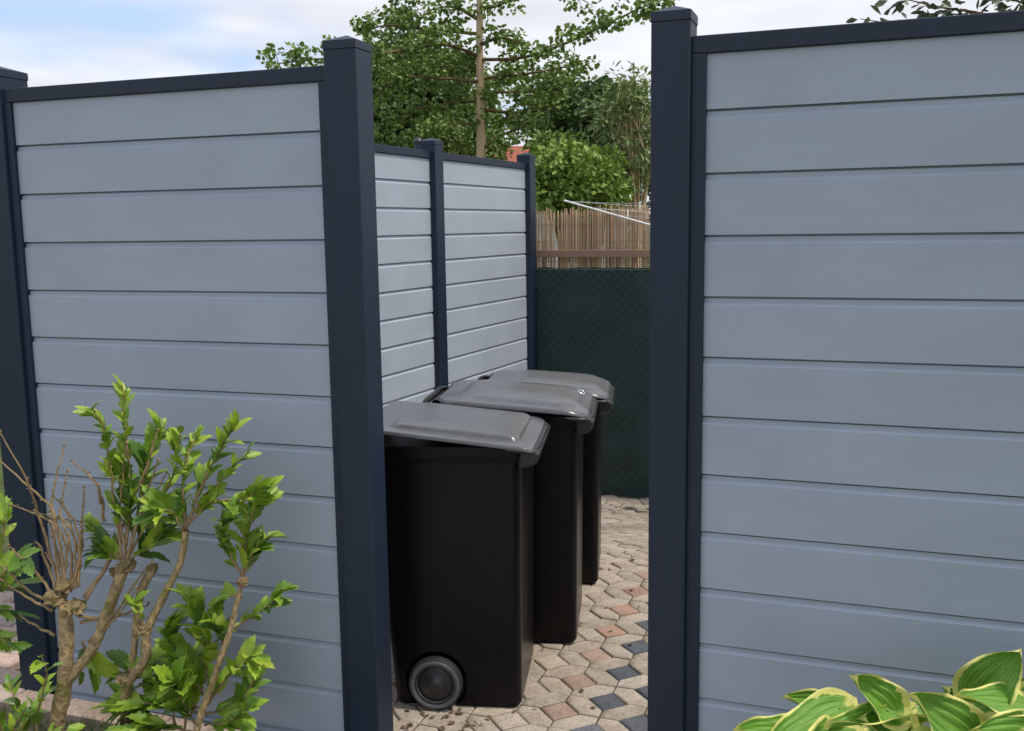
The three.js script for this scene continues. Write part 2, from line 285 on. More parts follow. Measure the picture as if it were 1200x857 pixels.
// ------------------------------------------------------------------ green shade net on chain link, reed screen behind it
const netTurn = Math.atan2(BACK.dir[0], BACK.dir[1]) * -1;
{
  const f = thing('chain_link_fence', 'dark green shade net tied to chain link fence at yard end', 'fence', W(NETP[0], 0, NETP[1]), netTurn);
  const L = 4.2, y0 = -.40, y1 = 1.255, nx = 150, ny = 44;
  const g = new THREE.PlaneGeometry(L, y1 - y0, nx, ny); g.translate(L / 2 - .25, (y0 + y1) / 2, 0);
  const p = g.attributes.position, uv = g.attributes.uv;
  for (let i = 0; i < p.count; i++) { const x = p.getX(i), y = p.getY(i); const low = sstep(.2, -.35, y); p.setZ(i, .035 * (fbm(x * 2.2, y * 1.6, 4, 201) - .5) + .10 * low * (fbm(x * 2.2 + 9, y * 5, 3, 207) - .25)); if (i < nx + 1) p.setY(i, y + .012 * (vnoise(x * 22, 3, 209) - .5)); uv.setXY(i, x, y); }
  g.computeVertexNormals();
  const cloth = tex(512, 512, (u, v) => { const w = .5 + .5 * Math.sin(u * 512 * 1.2) * Math.sin(v * 512 * 1.2), n = fbm(u * 6, v * 6, 5, 211, 6, 6); return [.62 + .3 * n + .1 * (w - .5), .66 + .28 * n + .1 * (w - .5), .62 + .28 * n + .1 * (w - .5)]; });
  const mat = new THREE.MeshStandardMaterial({ color: lin(.033, .068, .068), map: cloth, roughness: .8, side: THREE.DoubleSide });
  part('shade_net', g, mat, f);
  // chain link wires, zigzag
  const wires = [], m = .034, r = .0016;
  for (let k = 0; k * m * 2 < L; k++) {
    const pts = []; const n = Math.floor((y1 + .30) / m);
    for (let j = 0; j <= n; j++) pts.push(new THREE.Vector3(-.25 + k * m * 2 + (j & 1 ? m * 1.0 : 0) + .0, y1 - .02 - j * m, .022 + (j & 1 ? .0015 : -.0015)));
    wires.push(tube(pts, pts.map(() => r), 3));
    wires.push(tube(pts.map(v => new THREE.Vector3(-.25 + k * m * 2 + m * 2 - (v.x + .25 - k * m * 2), v.y, v.z + .0012)), pts.map(() => r), 3));
  }
  const cl = part('chain_link', mergeGeometries(wires), new THREE.MeshStandardMaterial({ color: lin(.038, .085, .075), roughness: .5 }), f); cl.userData.kind = 'stuff';
  part('top_wire', tube([new THREE.Vector3(-.25, y1 - .012, .018), new THREE.Vector3(L - .25, y1 - .012, .018)], [.003, .003], 5), new THREE.MeshStandardMaterial({ color: lin(.05, .10, .06), roughness: .5 }), f);
  for (const x of [1.9, 3.9]) part('post', xf(new THREE.CylinderGeometry(.019, .019, 1.78, 12), x, .45, .03), new THREE.MeshStandardMaterial({ color: lin(.02, .06, .045), roughness: .5 }), f);
}
{
  const f = thing('reed_screen', 'tan reed screen with brown rail above the green net', 'screen', W(NETP[0], 0, NETP[1]), netTurn);
  const r = rng(33), groups = [[], [], [], []];
  for (let layer = 0; layer < 2; layer++) for (let x = -.30; x < 3.95; x += .0046 + r() * .003) {
    const h = 1.66 + .05 * (fbm(x * 7, 1, 3, 301) - .5) + (r() - .5) * .05 - layer * .015, bend = (r() - .5) * .022, rad = .0018 + r() * .0022;
    if (r() < .05) continue;
    const broken = x < .16 && r() < .35 ? .10 + r() * .22 : 0;
    const zz = -.045 - layer * .014 + (r() - .5) * .006;
    const pts = [new THREE.Vector3(x, -.3, zz), new THREE.Vector3(x + bend * .5, .7, zz), new THREE.Vector3(x + bend + (broken ? (r() - .5) * .06 : 0), h - broken, zz + (r() - .5) * .01)];
    const c = r(); groups[c < .40 ? 0 : c < .68 ? 1 : c < .88 ? 2 : 3].push(tube(pts, [rad, rad, rad * .8], 5));
  }
  const cols = [[.60, .42, .25], [.48, .31, .18], [.70, .55, .36], [.30, .18, .11]];
  groups.forEach((g, i) => { const m = part('reeds', mergeGeometries(g), new THREE.MeshStandardMaterial({ color: lin(...cols[i]), roughness: .7 }), f); m.userData.kind = 'stuff'; });
  for (const y of [1.56, 1.44, 1.30]) part('binding_wire', tube([new THREE.Vector3(-.3, y, -.036), new THREE.Vector3(1.5, y - .008, -.036), new THREE.Vector3(3.95, y, -.036)], [.0012, .0012, .0012], 4), new THREE.MeshStandardMaterial({ color: lin(.25, .2, .15), roughness: .6 }), f);
  part('rail', boxUV(box(4.25, .052, .035, .004)), new THREE.MeshStandardMaterial({ color: lin(.33, .205, .14), map: boardTex, bumpMap: boardBump, bumpScale: .001, roughness: .7 }), f).position.set(1.82, 1.353, -.012);
  for (const x of [1.0, 2.6]) part('post', boxUV(box(.06, 2.1, .06, .004)), new THREE.MeshStandardMaterial({ color: lin(.17, .085, .055), map: boardTex, roughness: .75 }), f).position.set(x, .55, -.11);
}

// ------------------------------------------------------------------ wheelie bins
function rrect(x0, x1, z0, z1, r, n = 5) {
  const out = []; const cs = [[x1 - r, z1 - r, 0], [x0 + r, z1 - r, 1], [x0 + r, z0 + r, 2], [x1 - r, z0 + r, 3]];
  for (const [cx, cz, q] of cs) for (let i = 0; i <= n; i++) { const a = (q + i / n) * Math.PI / 2; out.push([cx + r * Math.cos(a), cz + r * Math.sin(a)]); }
  return out;
}
function loft(rings, capA = true, capB = true) {   // rings: arrays of [x,y,z]; returns smooth geometry
  const n = rings[0].length, pos = [], idx = [], uv = [];
  for (const r of rings) { for (let i = 0; i <= n; i++) { const p = r[i % n]; pos.push(...p); uv.push(p[0] + p[2], p[1]); } }
  const s = n + 1; for (let j = 0; j < rings.length - 1; j++) for (let i = 0; i < n; i++) { const a = j * s + i, b = a + 1, c = a + s, d = c + 1; idx.push(a, c, b, b, c, d); }
  const cap = (r, flip) => { const c = r.reduce((a, p) => [a[0] + p[0] / n, a[1] + p[1] / n, a[2] + p[2] / n], [0, 0, 0]); const b = pos.length / 3; pos.push(...c); uv.push(c[0], c[2]); for (const p of r) { pos.push(...p); uv.push(p[0], p[2]); } for (let i = 0; i < n; i++) flip ? idx.push(b, b + 1 + i, b + 1 + (i + 1) % n) : idx.push(b, b + 1 + (i + 1) % n, b + 1 + i); };
  if (capA) cap(rings[0], true); if (capB) cap(rings[rings.length - 1], false);
  const g = new THREE.BufferGeometry(); g.setAttribute('position', new THREE.Float32BufferAttribute(pos, 3)); g.setAttribute('uv', new THREE.Float32BufferAttribute(uv, 2)); g.setIndex(idx); g.computeVertexNormals(); return g;
}
const evalr = new Evaluator();
function makeBin(style, label, X, D, yaw, tilt) {
  const b = thing('wheelie_bin', label, 'bin', W(0, 0, 0), yaw, 'wheelie bins in a row');
  // front near bottom corner at (.215, 0, .215) in the bin's own frame
  const ring = (y, x0, x1, hz, r) => rrect(x0, x1, -hz, hz, r).map(p => [p[0], y, p[1]]);
  const rad = .028;
  let body = loft([ring(.004, -.195, .205, .205, rad), ring(.02, -.20, .214, .2145, rad), ring(.45, -.235, .219, .2225, rad), ring(.80, -.262, .224, .229, rad), ring(.825, -.264, .2245, .2295, rad), ring(.832, -.272, .232, .237, rad), ring(.872, -.274, .234, .239, rad)]);
  const A = new Brush(body, binBody); A.updateMatrixWorld();
  let R = A;
  for (const s of [-1, 1]) { const c = new THREE.CylinderGeometry(.103, .103, .13, 28); c.rotateX(Math.PI / 2); const B = new Brush(c, binBody); B.position.set(-.062, .088, s * .238); B.updateMatrixWorld(); R = evalr.evaluate(R, B, SUBTRACTION); }
  const bg = R.geometry; part('body', bg, binBody, b);
  // grip under the lid at the front, rolled edge
  const grip = []; for (let i = 0; i <= 8; i++) { const a = -Math.PI * .5 + i / 8 * Math.PI * .98; grip.push([.228 + .044 * Math.cos(a) + (i > 4 ? .004 : 0), .838 + .026 * Math.sin(a)]); }
  const sh = new THREE.Shape(); sh.moveTo(.222, .812); for (const p of grip) sh.lineTo(p[0], p[1]); sh.lineTo(.222, .866); sh.closePath();
  const gg = new THREE.ExtrudeGeometry(sh, { depth: .43, bevelEnabled: true, bevelSize: .008, bevelThickness: .014, bevelSegments: 3, curveSegments: 6 }); gg.translate(0, 0, -.215);
  part('grip', gg, binRim, b);
  // lid
  const lid = new THREE.Group(); lid.name = 'lid'; b.add(lid);
  const rows = style === 'square'
    ? [[0, .004, .004, .03], [0, .006, .03, .03], [.001, .013, .034, .03], [.004, .0155, .04, .03], [.044, .0165, .075, .026], [.047, .0185, .085, .026], [.050, .027, .092, .026], [.056, .031, .105, .028], [.14, .033, .16, .03]]
    : [[0, 0, .004, .075], [0, .005, .03, .08], [.003, .013, .036, .085], [.009, .017, .045, .09], [.030, .019, .055, .09], [.040, .027, .07, .09], [.058, .034, .085, .085], [.09, .040, .11, .08], [.16, .044, .16, .04]];
  const rings = rows.map(([ins, y, insR, r]) => rrect(-.292 + (ins < .02 ? ins : insR * 1.15), .264 - ins, -.248 + ins, .248 - ins, Math.max(.012, r)).map(p => [p[0], .878 + y - (p[0] + .29) * tilt + .040 - (p[0] > .17 ? (p[0] - .17) * (p[0] - .17) * 1.4 : 0), p[1]]));
  const lg = loft(rings.reverse().map(r => r), true, true);
  const fl = lg.index.array; for (let i = 0; i < fl.length; i += 3) { const t = fl[i]; fl[i] = fl[i + 1]; fl[i + 1] = t; } lg.computeVertexNormals();
  // the lid shell is a part; its front lip and hinges go with it
  b.remove(lid); const lm = part('lid', lg, binLid, b);
  const lip = tube(curve([new THREE.Vector3(.18, .868, .249), new THREE.Vector3(.245, .861, .236), new THREE.Vector3(.266, .857, .18), new THREE.Vector3(.268, .856, 0), new THREE.Vector3(.266, .857, -.18), new THREE.Vector3(.245, .861, -.236), new THREE.Vector3(.18, .868, -.249)], 26), Array.from({ length: 27 }, (_, i) => .005 + .005 * Math.sin(i / 26 * Math.PI)), 8);
  part('lip', lip, binRim, lm);
  for (const z of [-.14, .14]) part('hinge', xf(new THREE.CylinderGeometry(.018, .018, .11, 14).rotateX(Math.PI / 2), -.30, .905, z), binBody, b);
  part('handle', tube(curve([new THREE.Vector3(-.28, .88, -.20), new THREE.Vector3(-.335, .90, -.19), new THREE.Vector3(-.345, .905, 0), new THREE.Vector3(-.335, .90, .19), new THREE.Vector3(-.28, .88, .20)], 18), Array(19).fill(.013), 8), binBody, b);
  if (style === 'locked') {
    part('lock', xf(new THREE.TorusGeometry(.013, .0035, 8, 20).rotateX(-Math.PI / 2 + .25).rotateZ(-.5), .232, .941, .12), chrome, b);
  }
  // wheels on an axle
  part('axle', xf(new THREE.CylinderGeometry(.01, .01, .42, 10).rotateX(Math.PI / 2), -.062, .088, 0), chrome, b);
  for (const s of [-1, 1]) {
    const w = new THREE.Group(); const wm = part('wheel', new THREE.LatheGeometry([[.060, -.02], [.080, -.022], [.087, -.015], [.088, 0], [.087, .015], [.080, .022], [.060, .02]].map(p => new THREE.Vector2(p[0], p[1])), 40).rotateX(Math.PI / 2), rubber, b);
    wm.position.set(-.062, .088, s * .225);
    part('rim', new THREE.LatheGeometry([[.030, .008], [.058, .012], [.064, .019], [.073, .0245], [.080, .0235], [.0815, .02], [.079, -.022], [.03, -.022]].map(p => new THREE.Vector2(p[0], p[1])), 40).rotateX(s * Math.PI / 2), wheelGrey, wm);
    part('hub_cap', new THREE.LatheGeometry([[.0005, .026], [.014, .026], [.02, .022], [.030, .016], [.048, .0135], [.059, .0125], [.059, .004]].map(p => new THREE.Vector2(p[0], p[1])), 28).rotateX(s * Math.PI / 2), hubMat, wm);
  }
  // place so that the near front bottom corner stands at (X, D)
  const c = Math.cos(yaw), s = Math.sin(yaw), lx = .214, lz = .2145;
  b.position.set(X - (c * lx + s * lz), 0, -D - (-s * lx + c * lz));
  return b;
}
const by = -7 * Math.PI / 180;
makeBin('square', 'black wheelie bin with square edged lid and grey rimmed wheel showing', .014, 3.01, by, .10);
makeBin('locked', 'black wheelie bin with rounded lid and lock, between two others', .225, 3.50, by, .08);
makeBin('round', 'black wheelie bin with rounded lid standing next to the green net', .365, 4.11, by, .07).scale.set(.97, .945, .97);

// ------------------------------------------------------------------ leaves and trees
function leafMat(r, g, b, rough = .55) { return new THREE.MeshPhysicalMaterial({ color: lin(r, g, b), roughness: rough, transmission: .28, thickness: 0, side: THREE.DoubleSide, vertexColors: true }); }
class Cloud {   // many small leaves in one crown
  constructor() { this.p = []; this.c = []; }
  leaf(pos, dir, nrm, len, wid, col) {
    const d = dir.clone().normalize(), s = new THREE.Vector3().crossVectors(d, nrm); if (s.lengthSq() < 1e-6) s.set(1, 0, 0); s.normalize(); const n = new THREE.Vector3().crossVectors(s, d);
    const P = (a, w, h) => [pos.x + d.x * a * len + s.x * w * wid + n.x * h * wid, pos.y + d.y * a * len + s.y * w * wid + n.y * h * wid, pos.z + d.z * a * len + s.z * w * wid + n.z * h * wid];
    const B = P(0, 0, 0), M = P(.55, 0, -.12), T = P(1, 0, -.05), L = P(.45, -.5, .12), R = P(.45, .5, .12), L2 = P(.8, -.33, .06), R2 = P(.8, .33, .06);
    for (const t of [[B, L, M], [B, M, R], [L, L2, M], [M, R2, R], [M, L2, T], [M, T, R2]]) for (const v of t) { this.p.push(...v); this.c.push(...col); }
  }
  geo() { const g = new THREE.BufferGeometry(); g.setAttribute('position', new THREE.Float32BufferAttribute(this.p, 3)); g.setAttribute('color', new THREE.Float32BufferAttribute(this.c, 3)); g.computeVertexNormals(); return g; }
}
function rdir(r) { const z = r() * 2 - 1, a = r() * 6.2832, s = Math.sqrt(1 - z * z); return new THREE.Vector3(s * Math.cos(a), z, s * Math.sin(a)); }
function clump(cl, r, c, rad, n, len, wid, colf, flat = .8) {
  for (let i = 0; i < n; i++) {
    const d = rdir(r), q = Math.cbrt(.15 + .85 * r()), p = new THREE.Vector3(c.x + d.x * rad * q, c.y + d.y * rad * q * flat, c.z + d.z * rad * q);
    const dd = d.clone().multiplyScalar(.7).add(rdir(r).multiplyScalar(.6)); dd.y -= .25; const nn = new THREE.Vector3(0, 1, 0).addScaledVector(rdir(r), .85);
    const k = .75 + r() * .5; cl.leaf(p, dd, nn, len * k, wid * k, colf());
  }
}
const tint = (r, a, b) => { const t = r(), k = .8 + .4 * r(); return [lerp(a[0], b[0], t) * k, lerp(a[1], b[1], t) * k, lerp(a[2], b[2], t) * k]; };
function bushyTree(name, label, cat, seed, o) {
  const r = rng(seed), c = at(o.px, o.py, o.D), s = o.D / F / Math.cos(PITCH), rx = o.rx * s, ry = o.ry * s, rz = (o.rz ?? o.rx) * s;
  const base = W(c.x + (o.bx ?? 0), drop(o.D) - .06, o.D);
  const t = thing(name, label, cat, base, 0, o.group);
  const loc = v => v.clone().sub(base);
  const woods = [], cl = new Cloud();
  const r0 = o.tr ?? .09, stemTop = new THREE.Vector3(c.x, c.y - ry * .1, c.z);
  const trunk = curve([base, base.clone().lerp(stemTop, .5).add(new THREE.Vector3((r() - .5) * .2, 0, 0)), stemTop, new THREE.Vector3(c.x + (r() - .5) * .3, c.y + ry * .6, c.z)], 10).map(loc);
  woods.push(tube(trunk, taper(10, r0, r0 * .15), 8, .12));
  const nc = o.clumps ?? 60;
  for (let i = 0; i < nc; i++) {
    const d = rdir(r); const q = Math.cbrt(.25 + .75 * r()) * (.62 + .72 * vnoise(d.x * 2.4 + 9, d.y * 2.4 + d.z * 1.9, seed));
    const p = new THREE.Vector3(c.x + d.x * rx * q, c.y + d.y * ry * q, c.z + d.z * rz * q); if (p.y < base.y + .1) p.y = base.y + .1 + r() * .3;
    const from = trunk[Math.min(9, 3 + Math.floor(r() * 6))].clone().add(base);
    if (i % 2 === 0 || o.airy) woods.push(tube(curve([from, from.clone().lerp(p, .5).add(new THREE.Vector3(0, .08, 0)), p], 5).map(loc), taper(5, r0 * .3, r0 * .05), 5));
    clump(cl, r, loc(p), (o.crad ?? .3) * (.45 + 1.0 * r()), o.per ?? 60, o.len, o.wid, () => tint(r, o.ca, o.cb), .75);
  }
  part('trunk', mergeGeometries(woods), o.bark ?? barkTree, t);
  part('crown', cl.geo(), o.mat, t);
  return t;
}
const leafA = leafMat(1, 1, 1, .6);
const TG = 'trees beyond the yard';
bushyTree('broadleaf_tree', 'dense dark green tree rising behind the fence between post and slim trunk', 'tree', 401, { px: 478, py: 112, D: 14, rx: 55, ry: 82, len: .06, wid: .052, ca: [.075, .15, .035], cb: [.15, .24, .06], clumps: 150, per: 120, crad: .24, mat: leafA, group: TG });
bushyTree('broadleaf_tree', 'mid green rounded tree behind the slim tan trunk', 'tree', 402, { px: 536, py: 142, D: 15, rx: 46, ry: 56, len: .06, wid: .05, ca: [.11, .19, .035], cb: [.21, .31, .07], clumps: 80, per: 110, crad: .26, mat: leafA, group: TG });
bushyTree('broadleaf_tree', 'green leafy tree over the red roof', 'tree', 403, { px: 662, py: 140, D: 13, rx: 38, ry: 56, len: .058, wid: .045, ca: [.11, .19, .035], cb: [.22, .32, .07], clumps: 75, per: 95, crad: .22, mat: leafA, group: TG });
bushyTree('broadleaf_tree', 'dark large leaved tree between bright bush and airy tree', 'tree', 404, { px: 700, py: 168, D: 11.5, rx: 40, ry: 62, len: .095, wid: .08, ca: [.07, .14, .045], cb: [.14, .23, .075], clumps: 80, per: 60, crad: .22, mat: leafA, group: TG });
bushyTree('leafy_bush', 'bright lime green bush above the reed screen', 'bush', 405, { px: 676, py: 216, D: 9.4, rx: 56, ry: 38, len: .055, wid: .042, ca: [.16, .28, .035], cb: [.30, .42, .065], clumps: 110, per: 80, crad: .14, mat: leafA, tr: .04 });
bushyTree('leafy_bush', 'yellow green shrub behind the capped post of the pale fence', 'bush', 406, { px: 528, py: 180, D: 12.2, rx: 54, ry: 28, len: .055, wid: .042, ca: [.12, .21, .03], cb: [.21, .30, .055], clumps: 95, per: 85, crad: .16, mat: leafA, tr: .04 });
bushyTree('leafy_bush', 'small pale green bush between red roof and lime green bush', 'bush', 411, { px: 652, py: 196, D: 10.2, rx: 26, ry: 36, len: .06, wid: .045, ca: [.13, .22, .04], cb: [.25, .35, .07], clumps: 60, per: 75, crad: .15, mat: leafA, tr: .03 });
bushyTree('airy_tree', 'airy tree with narrow leaves and bare limbs above the reed screen', 'tree', 407, { px: 738, py: 150, D: 10, rx: 42, ry: 72, rz: 42, len: .085, wid: .026, ca: [.14, .21, .06], cb: [.28, .36, .12], clumps: 72, per: 40, crad: .19, mat: leafA, airy: true, bark: barkTan, tr: .05, group: TG });
bushyTree('broadleaf_tree', 'dark tree in the gap right behind the airy tree', 'tree', 408, { px: 790, py: 190, D: 15, rx: 60, ry: 55, len: .10, wid: .08, ca: [.03, .065, .028], cb: [.07, .12, .045], clumps: 60, per: 55, crad: .3, mat: leafA, group: TG });
bushyTree('broadleaf_tree', 'dark tree low behind the corner post of the shrub side fence', 'tree', 409, { px: 425, py: 165, D: 16, rx: 60, ry: 60, len: .10, wid: .08, ca: [.035, .07, .028], cb: [.08, .13, .045], clumps: 70, per: 55, crad: .3, mat: leafA, group: TG });


{ // ginkgo-like tree with a straight slim trunk and tiered limbs
  const D = 11, r = rng(77), base = at(564, 400, D); base.y = drop(D) - .06;
  const t = thing('tiered_tree', 'slim straight tree with long level tiered branches of fan leaves', 'tree', base);
  const loc = v => v.clone().sub(base), P = (x, y, dz = 0) => at(x, y, D + dz), cl = new Cloud(), woods = [];
  const tr = curve([base, P(564, 184), P(563, 120), P(562, 60), P(562, 0), P(560, -70), P(561, -130)], 24).map(loc);
  part('trunk', tube(tr, taper(24, .062, .018), 9, .08), barkTan, t);
  const B = [
    [[[562, 66], [520, 52, -.2], [455, 62, -.5], [385, 68, -.8], [312, 76, -1]], 15, .15], [[[562, 40], [500, 34, .1], [450, 30, .2], [416, 42, .3]], 15, .15],
    [[[562, 24], [530, 8], [495, 14]], 11, .12], [[[561, -15], [530, -18, .2], [488, -10, .3]], 14, .14], [[[561, -20], [600, -25], [650, -18], [690, 4]], 12, .13],
    [[[562, 70], [610, 68, -.2], [660, 52, -.5], [700, 34, -.7], [745, 12, -.9], [792, -6, -1.1]], 13, .13], [[[562, 92], [605, 88, .2], [655, 80, .4], [688, 70, .5]], 13, .14],
    [[[563, 108], [600, 108, -.3], [640, 106, -.5], [668, 98, -.5]], 14, .15], [[[563, 96], [520, 92, -.2], [470, 92, -.5], [442, 108, -.6]], 17, .18], [[[563, 118], [525, 122, .2], [480, 130, .3], [450, 150, .2]], 18, .2],
    [[[563, 128], [600, 132, .1], [640, 128, .2], [672, 120, .3]], 14, .15], [[[563, 142], [530, 148, -.3], [500, 152, -.4]], 13, .15], [[[564, 176], [585, 160, -.1], [610, 150, -.2], [632, 138, -.3]], 9, .12], [[[562, 52], [590, 44, -.4], [612, 52, -.6]], 10, .11],
    [[[562, 80], [545, 72, .4], [520, 66, .9]], 14, .14], [[[563, 100], [580, 92, .5], [600, 86, .9]], 12, .13], [[[562, 10], [585, 6, -.3], [606, -6, -.4]], 9, .1], [[[563, 84], [500, 78, .6], [430, 74, 1.0], [380, 62, 1.2]], 14, .15],
  ];
  const col = () => tint(r, [.11, .20, .035], [.25, .36, .07]);
  for (const [pts, n, sp] of B) {
    const c = curve(pts.map(p => P(p[0], p[1], p[2] ?? 0)), 14).map(loc); woods.push(tube(c, taper(14, .021, .005), 6));
    let L = 0; for (let i = 1; i < c.length; i++) L += c[i].distanceTo(c[i - 1]);
    const K = Math.round(L / .05);
    for (let k = 0; k < K; k++) {
      const q = Math.pow((k + .5) / K, .9) * 14, i = Math.min(13, Math.floor(q)), p = c[i].clone().lerp(c[i + 1], q - i);
      if (q < 1.8 && r() < .85) continue;
      const tw = p.clone().add(new THREE.Vector3((r() - .5) * sp * 1.4, (r() - .42) * sp * 1.5, (r() - .5) * sp * 2.2));
      if (k % 2 === 0) woods.push(tube([p, tw], [.004, .002], 4));
      clump(cl, r, tw, .078, Math.round(n * 1.7), .046, .05, col, .8);
    }
  }
  part('branches', mergeGeometries(woods), barkTree, t); part('crown', cl.geo(), leafA, t);
}
{ // branch tips of a tree behind the right-hand fence
  const D = 5.2, r = rng(91), base = at(1290, 300, D); base.y = drop(D) - .06;
  const t = thing('garden_tree', 'small tree whose leafy tips show above the rail of hosta side fence', 'tree', base);
  const loc = v => v.clone().sub(base), P = (x, y, dz = 0) => at(x, y, D + dz), cl = new Cloud(), woods = [];
  part('trunk', tube(curve([base, P(1290, 200), P(1262, 90), P(1230, 20)], 14).map(loc), taper(14, .05, .014), 8, .1), barkTree, t);
  for (const pts of [[[1268, 110], [1180, 60], [1080, 34], [1008, 22, -.1]], [[1240, 50], [1160, 18], [1100, 8], [1050, -4]], [[1255, 80], [1190, 40], [1130, 18], [1075, 16]], [[1235, 30], [1200, 4], [1160, -6]], [[1230, 20], [1240, -30], [1210, -50]], [[1262, 90], [1310, 30], [1350, 0]]]) {
    const c = curve(pts.map(p => P(p[0], p[1], p[2] ?? 0)), 14).map(loc); woods.push(tube(c, taper(14, .011, .002), 5));
    for (let k = 0; k < 46; k++) { const q = (.25 + .75 * (k + r()) / 46) * 13.99, i = Math.floor(q), p = c[i].clone().lerp(c[Math.min(14, i + 1)], q - i); const e = rdir(r); e.y *= .7; const tip = p.clone().addScaledVector(e, .05); cl.leaf(tip, e.clone().add(new THREE.Vector3(-.3, -.35, 0)), new THREE.Vector3(0, 1, 0).addScaledVector(rdir(r), .8), .05 + .03 * r(), .03 + .02 * r(), tint(r, [.03, .065, .03], [.09, .13, .05])); }
  }
  part('branches', mergeGeometries(woods), barkTree, t); part('crown', cl.geo(), leafA, t);
}
{ // far house
  const D = 30, c = at(606, 175, D), h = thing('house', 'white house with red tiled roof glimpsed between the trees', 'house', W(c.x, drop(D) - .1, D), .15);
  part('wall', box(5, 3.35, 6, .02), new THREE.MeshStandardMaterial({ color: lin(.62, .60, .56), map: stoneTex, roughness: .9 }), h).position.set(0, 1.675, 0);
  const s = new THREE.Shape(); s.moveTo(-3.4, 0); s.lineTo(0, .95); s.lineTo(3.4, 0); s.lineTo(3.4, -.12); s.lineTo(0, .8); s.lineTo(-3.4, -.12); s.closePath();
  const g = new THREE.ExtrudeGeometry(s, { depth: 5.8, bevelEnabled: false }); g.rotateY(Math.PI / 2); g.translate(-2.9, 3.42, 0);
  part('roof', g, new THREE.MeshStandardMaterial({ color: lin(.42, .11, .05), map: stoneTex, roughness: .85 }), h);
  for (const x of [-1.2, 1.2]) part('window', box(.9, 1.1, .06, .01), new THREE.MeshStandardMaterial({ color: lin(.05, .06, .07), roughness: .1 }), h).position.set(x, 1.7, 3.01);
}
{ // rotary clothes dryer in the yard, mostly behind the post
  const hub = at(862, 292, 6.1), d = thing('clothes_dryer', 'white rotary clothes dryer arm in front of the reed screen', 'clothes dryer', W(hub.x, drop(6.1), 6.1));
  const o = d.position.clone(), loc = v => v.clone().sub(o);
  part('pole', tube([new THREE.Vector3(0, -.05, 0), loc(hub).add(new THREE.Vector3(0, .12, 0))], [.02, .02], 12), white, d);
  const a0 = at(661, 235, 6.3), tips = [a0]; const v = a0.clone().sub(hub);
  for (const k of [1, 2, 3]) { const q = v.clone(); const c = Math.cos(k * Math.PI / 2), s = Math.sin(k * Math.PI / 2); tips.push(hub.clone().add(new THREE.Vector3(q.x * c - q.z * s, q.y, q.x * s + q.z * c))); }
  for (const tp of tips) { part('arm', tube([loc(hub), loc(tp)], [.006, .006], 8), white, d); }
  const lines = []; for (const f of [.98, .84, .70]) for (let k = 0; k < 4; k++) { const p = loc(hub.clone().lerp(tips[k], f)), q = loc(hub.clone().lerp(tips[(k + 1) % 4], f)), m = p.clone().lerp(q, .5); m.y -= .03; lines.push(tube(curve([p, m, q], 8), taper(8, .0009, .0009), 4)); }
  lines.forEach(g => part('line', g, white, d));
}
{ // black pipe post behind the pale fence
  const p = at(490, 172, 6.5), t = thing('pipe_post', 'black round capped pipe just behind the pale fence post', 'post', W(p.x, drop(6.5) - .05, 6.5));
  const h = p.y - t.position.y + .03; part('shaft', xf(new THREE.CylinderGeometry(.026, .026, h, 16), 0, h / 2, 0), anthraciteDark, t);
  part('cap', xf(new THREE.SphereGeometry(.032, 16, 8, 0, 6.3, 0, 1.57), 0, h - .004, 0), hubMat, t);
}

// ------------------------------------------------------------------ pollarded shrub
const hibTex = tex(256, 256, (u, v) => { const x = Math.abs(u - .5) * 2; const vein = Math.max(1 - x * 26, 0) + Math.max(0, 1 - Math.abs(((v * 6 - x * 1.6) % 1 + 1) % 1 - .5) * 16) * .5; const n = fbm(u * 8, v * 8, 4, 401, 8, 8); return [.74 + .22 * n + .16 * vein, .8 + .16 * n + .1 * vein, .62 + .2 * n + .14 * vein]; });
function hibLeaf(seed) {   // toothed, lobed leaf of unit length along +y, face +z
  const r = rng(seed), n = 14, L = [], side = s => { const out = []; for (let i = 0; i <= n; i++) { const t = i / n; let w = .245 * Math.pow(Math.sin(Math.PI * Math.pow(t, .86)), 1.05); w *= 1 + .12 * Math.sin(t * Math.PI * 3 + .4); if (i % 2 && i < n && t > .3) w *= .74 + .10 * r(); out.push([s * Math.max(w, .003), t + (i % 2 ? -.02 : .034) * (t > .3) * (i < n)]); } return out; };
  const l = side(-1), q = side(1), pos = [], uv = [], idx = []; const curl = .14 + .2 * r(), fold = .22 + .25 * r(), wave = r() * 6;
  const put = (x, y) => { pos.push(x, y, Math.abs(x) * fold - curl * y * y + .03 * Math.sin(y * 9 + wave + (x > 0 ? 2 : 0)) * Math.abs(x) * 3); uv.push(x + .5, y); };
  for (let i = 0; i <= n; i++) { put(...l[i]); put(l[i][0] * .5, l[i][1] * .5 + i / n * .5); put(0, i / n); put(q[i][0] * .5, q[i][1] * .5 + i / n * .5); put(...q[i]); }
  for (let i = 0; i < n; i++) for (let k = 0; k < 4; k++) { const a = i * 5 + k, b = a + 1, c = a + 5, d = c + 1; idx.push(a, b, c, b, d, c); }
  const g = new THREE.BufferGeometry(); g.setAttribute('position', new THREE.Float32BufferAttribute(pos, 3)); g.setAttribute('uv', new THREE.Float32BufferAttribute(uv, 2)); g.setIndex(idx); g.computeVertexNormals(); return g;
}
const hibGeos = [1, 2, 3, 4, 5, 6].map(k => hibLeaf(500 + k));
const hm = (r, g, b) => new THREE.MeshPhysicalMaterial({ color: lin(r, g, b), map: hibTex, roughness: .48, transmission: .25, thickness: 0, side: THREE.DoubleSide });
const hibMats = [hm(.25, .42, .045), hm(.36, .53, .06), hm(.16, .31, .04), hm(.47, .60, .08), hm(.10, .21, .04)];
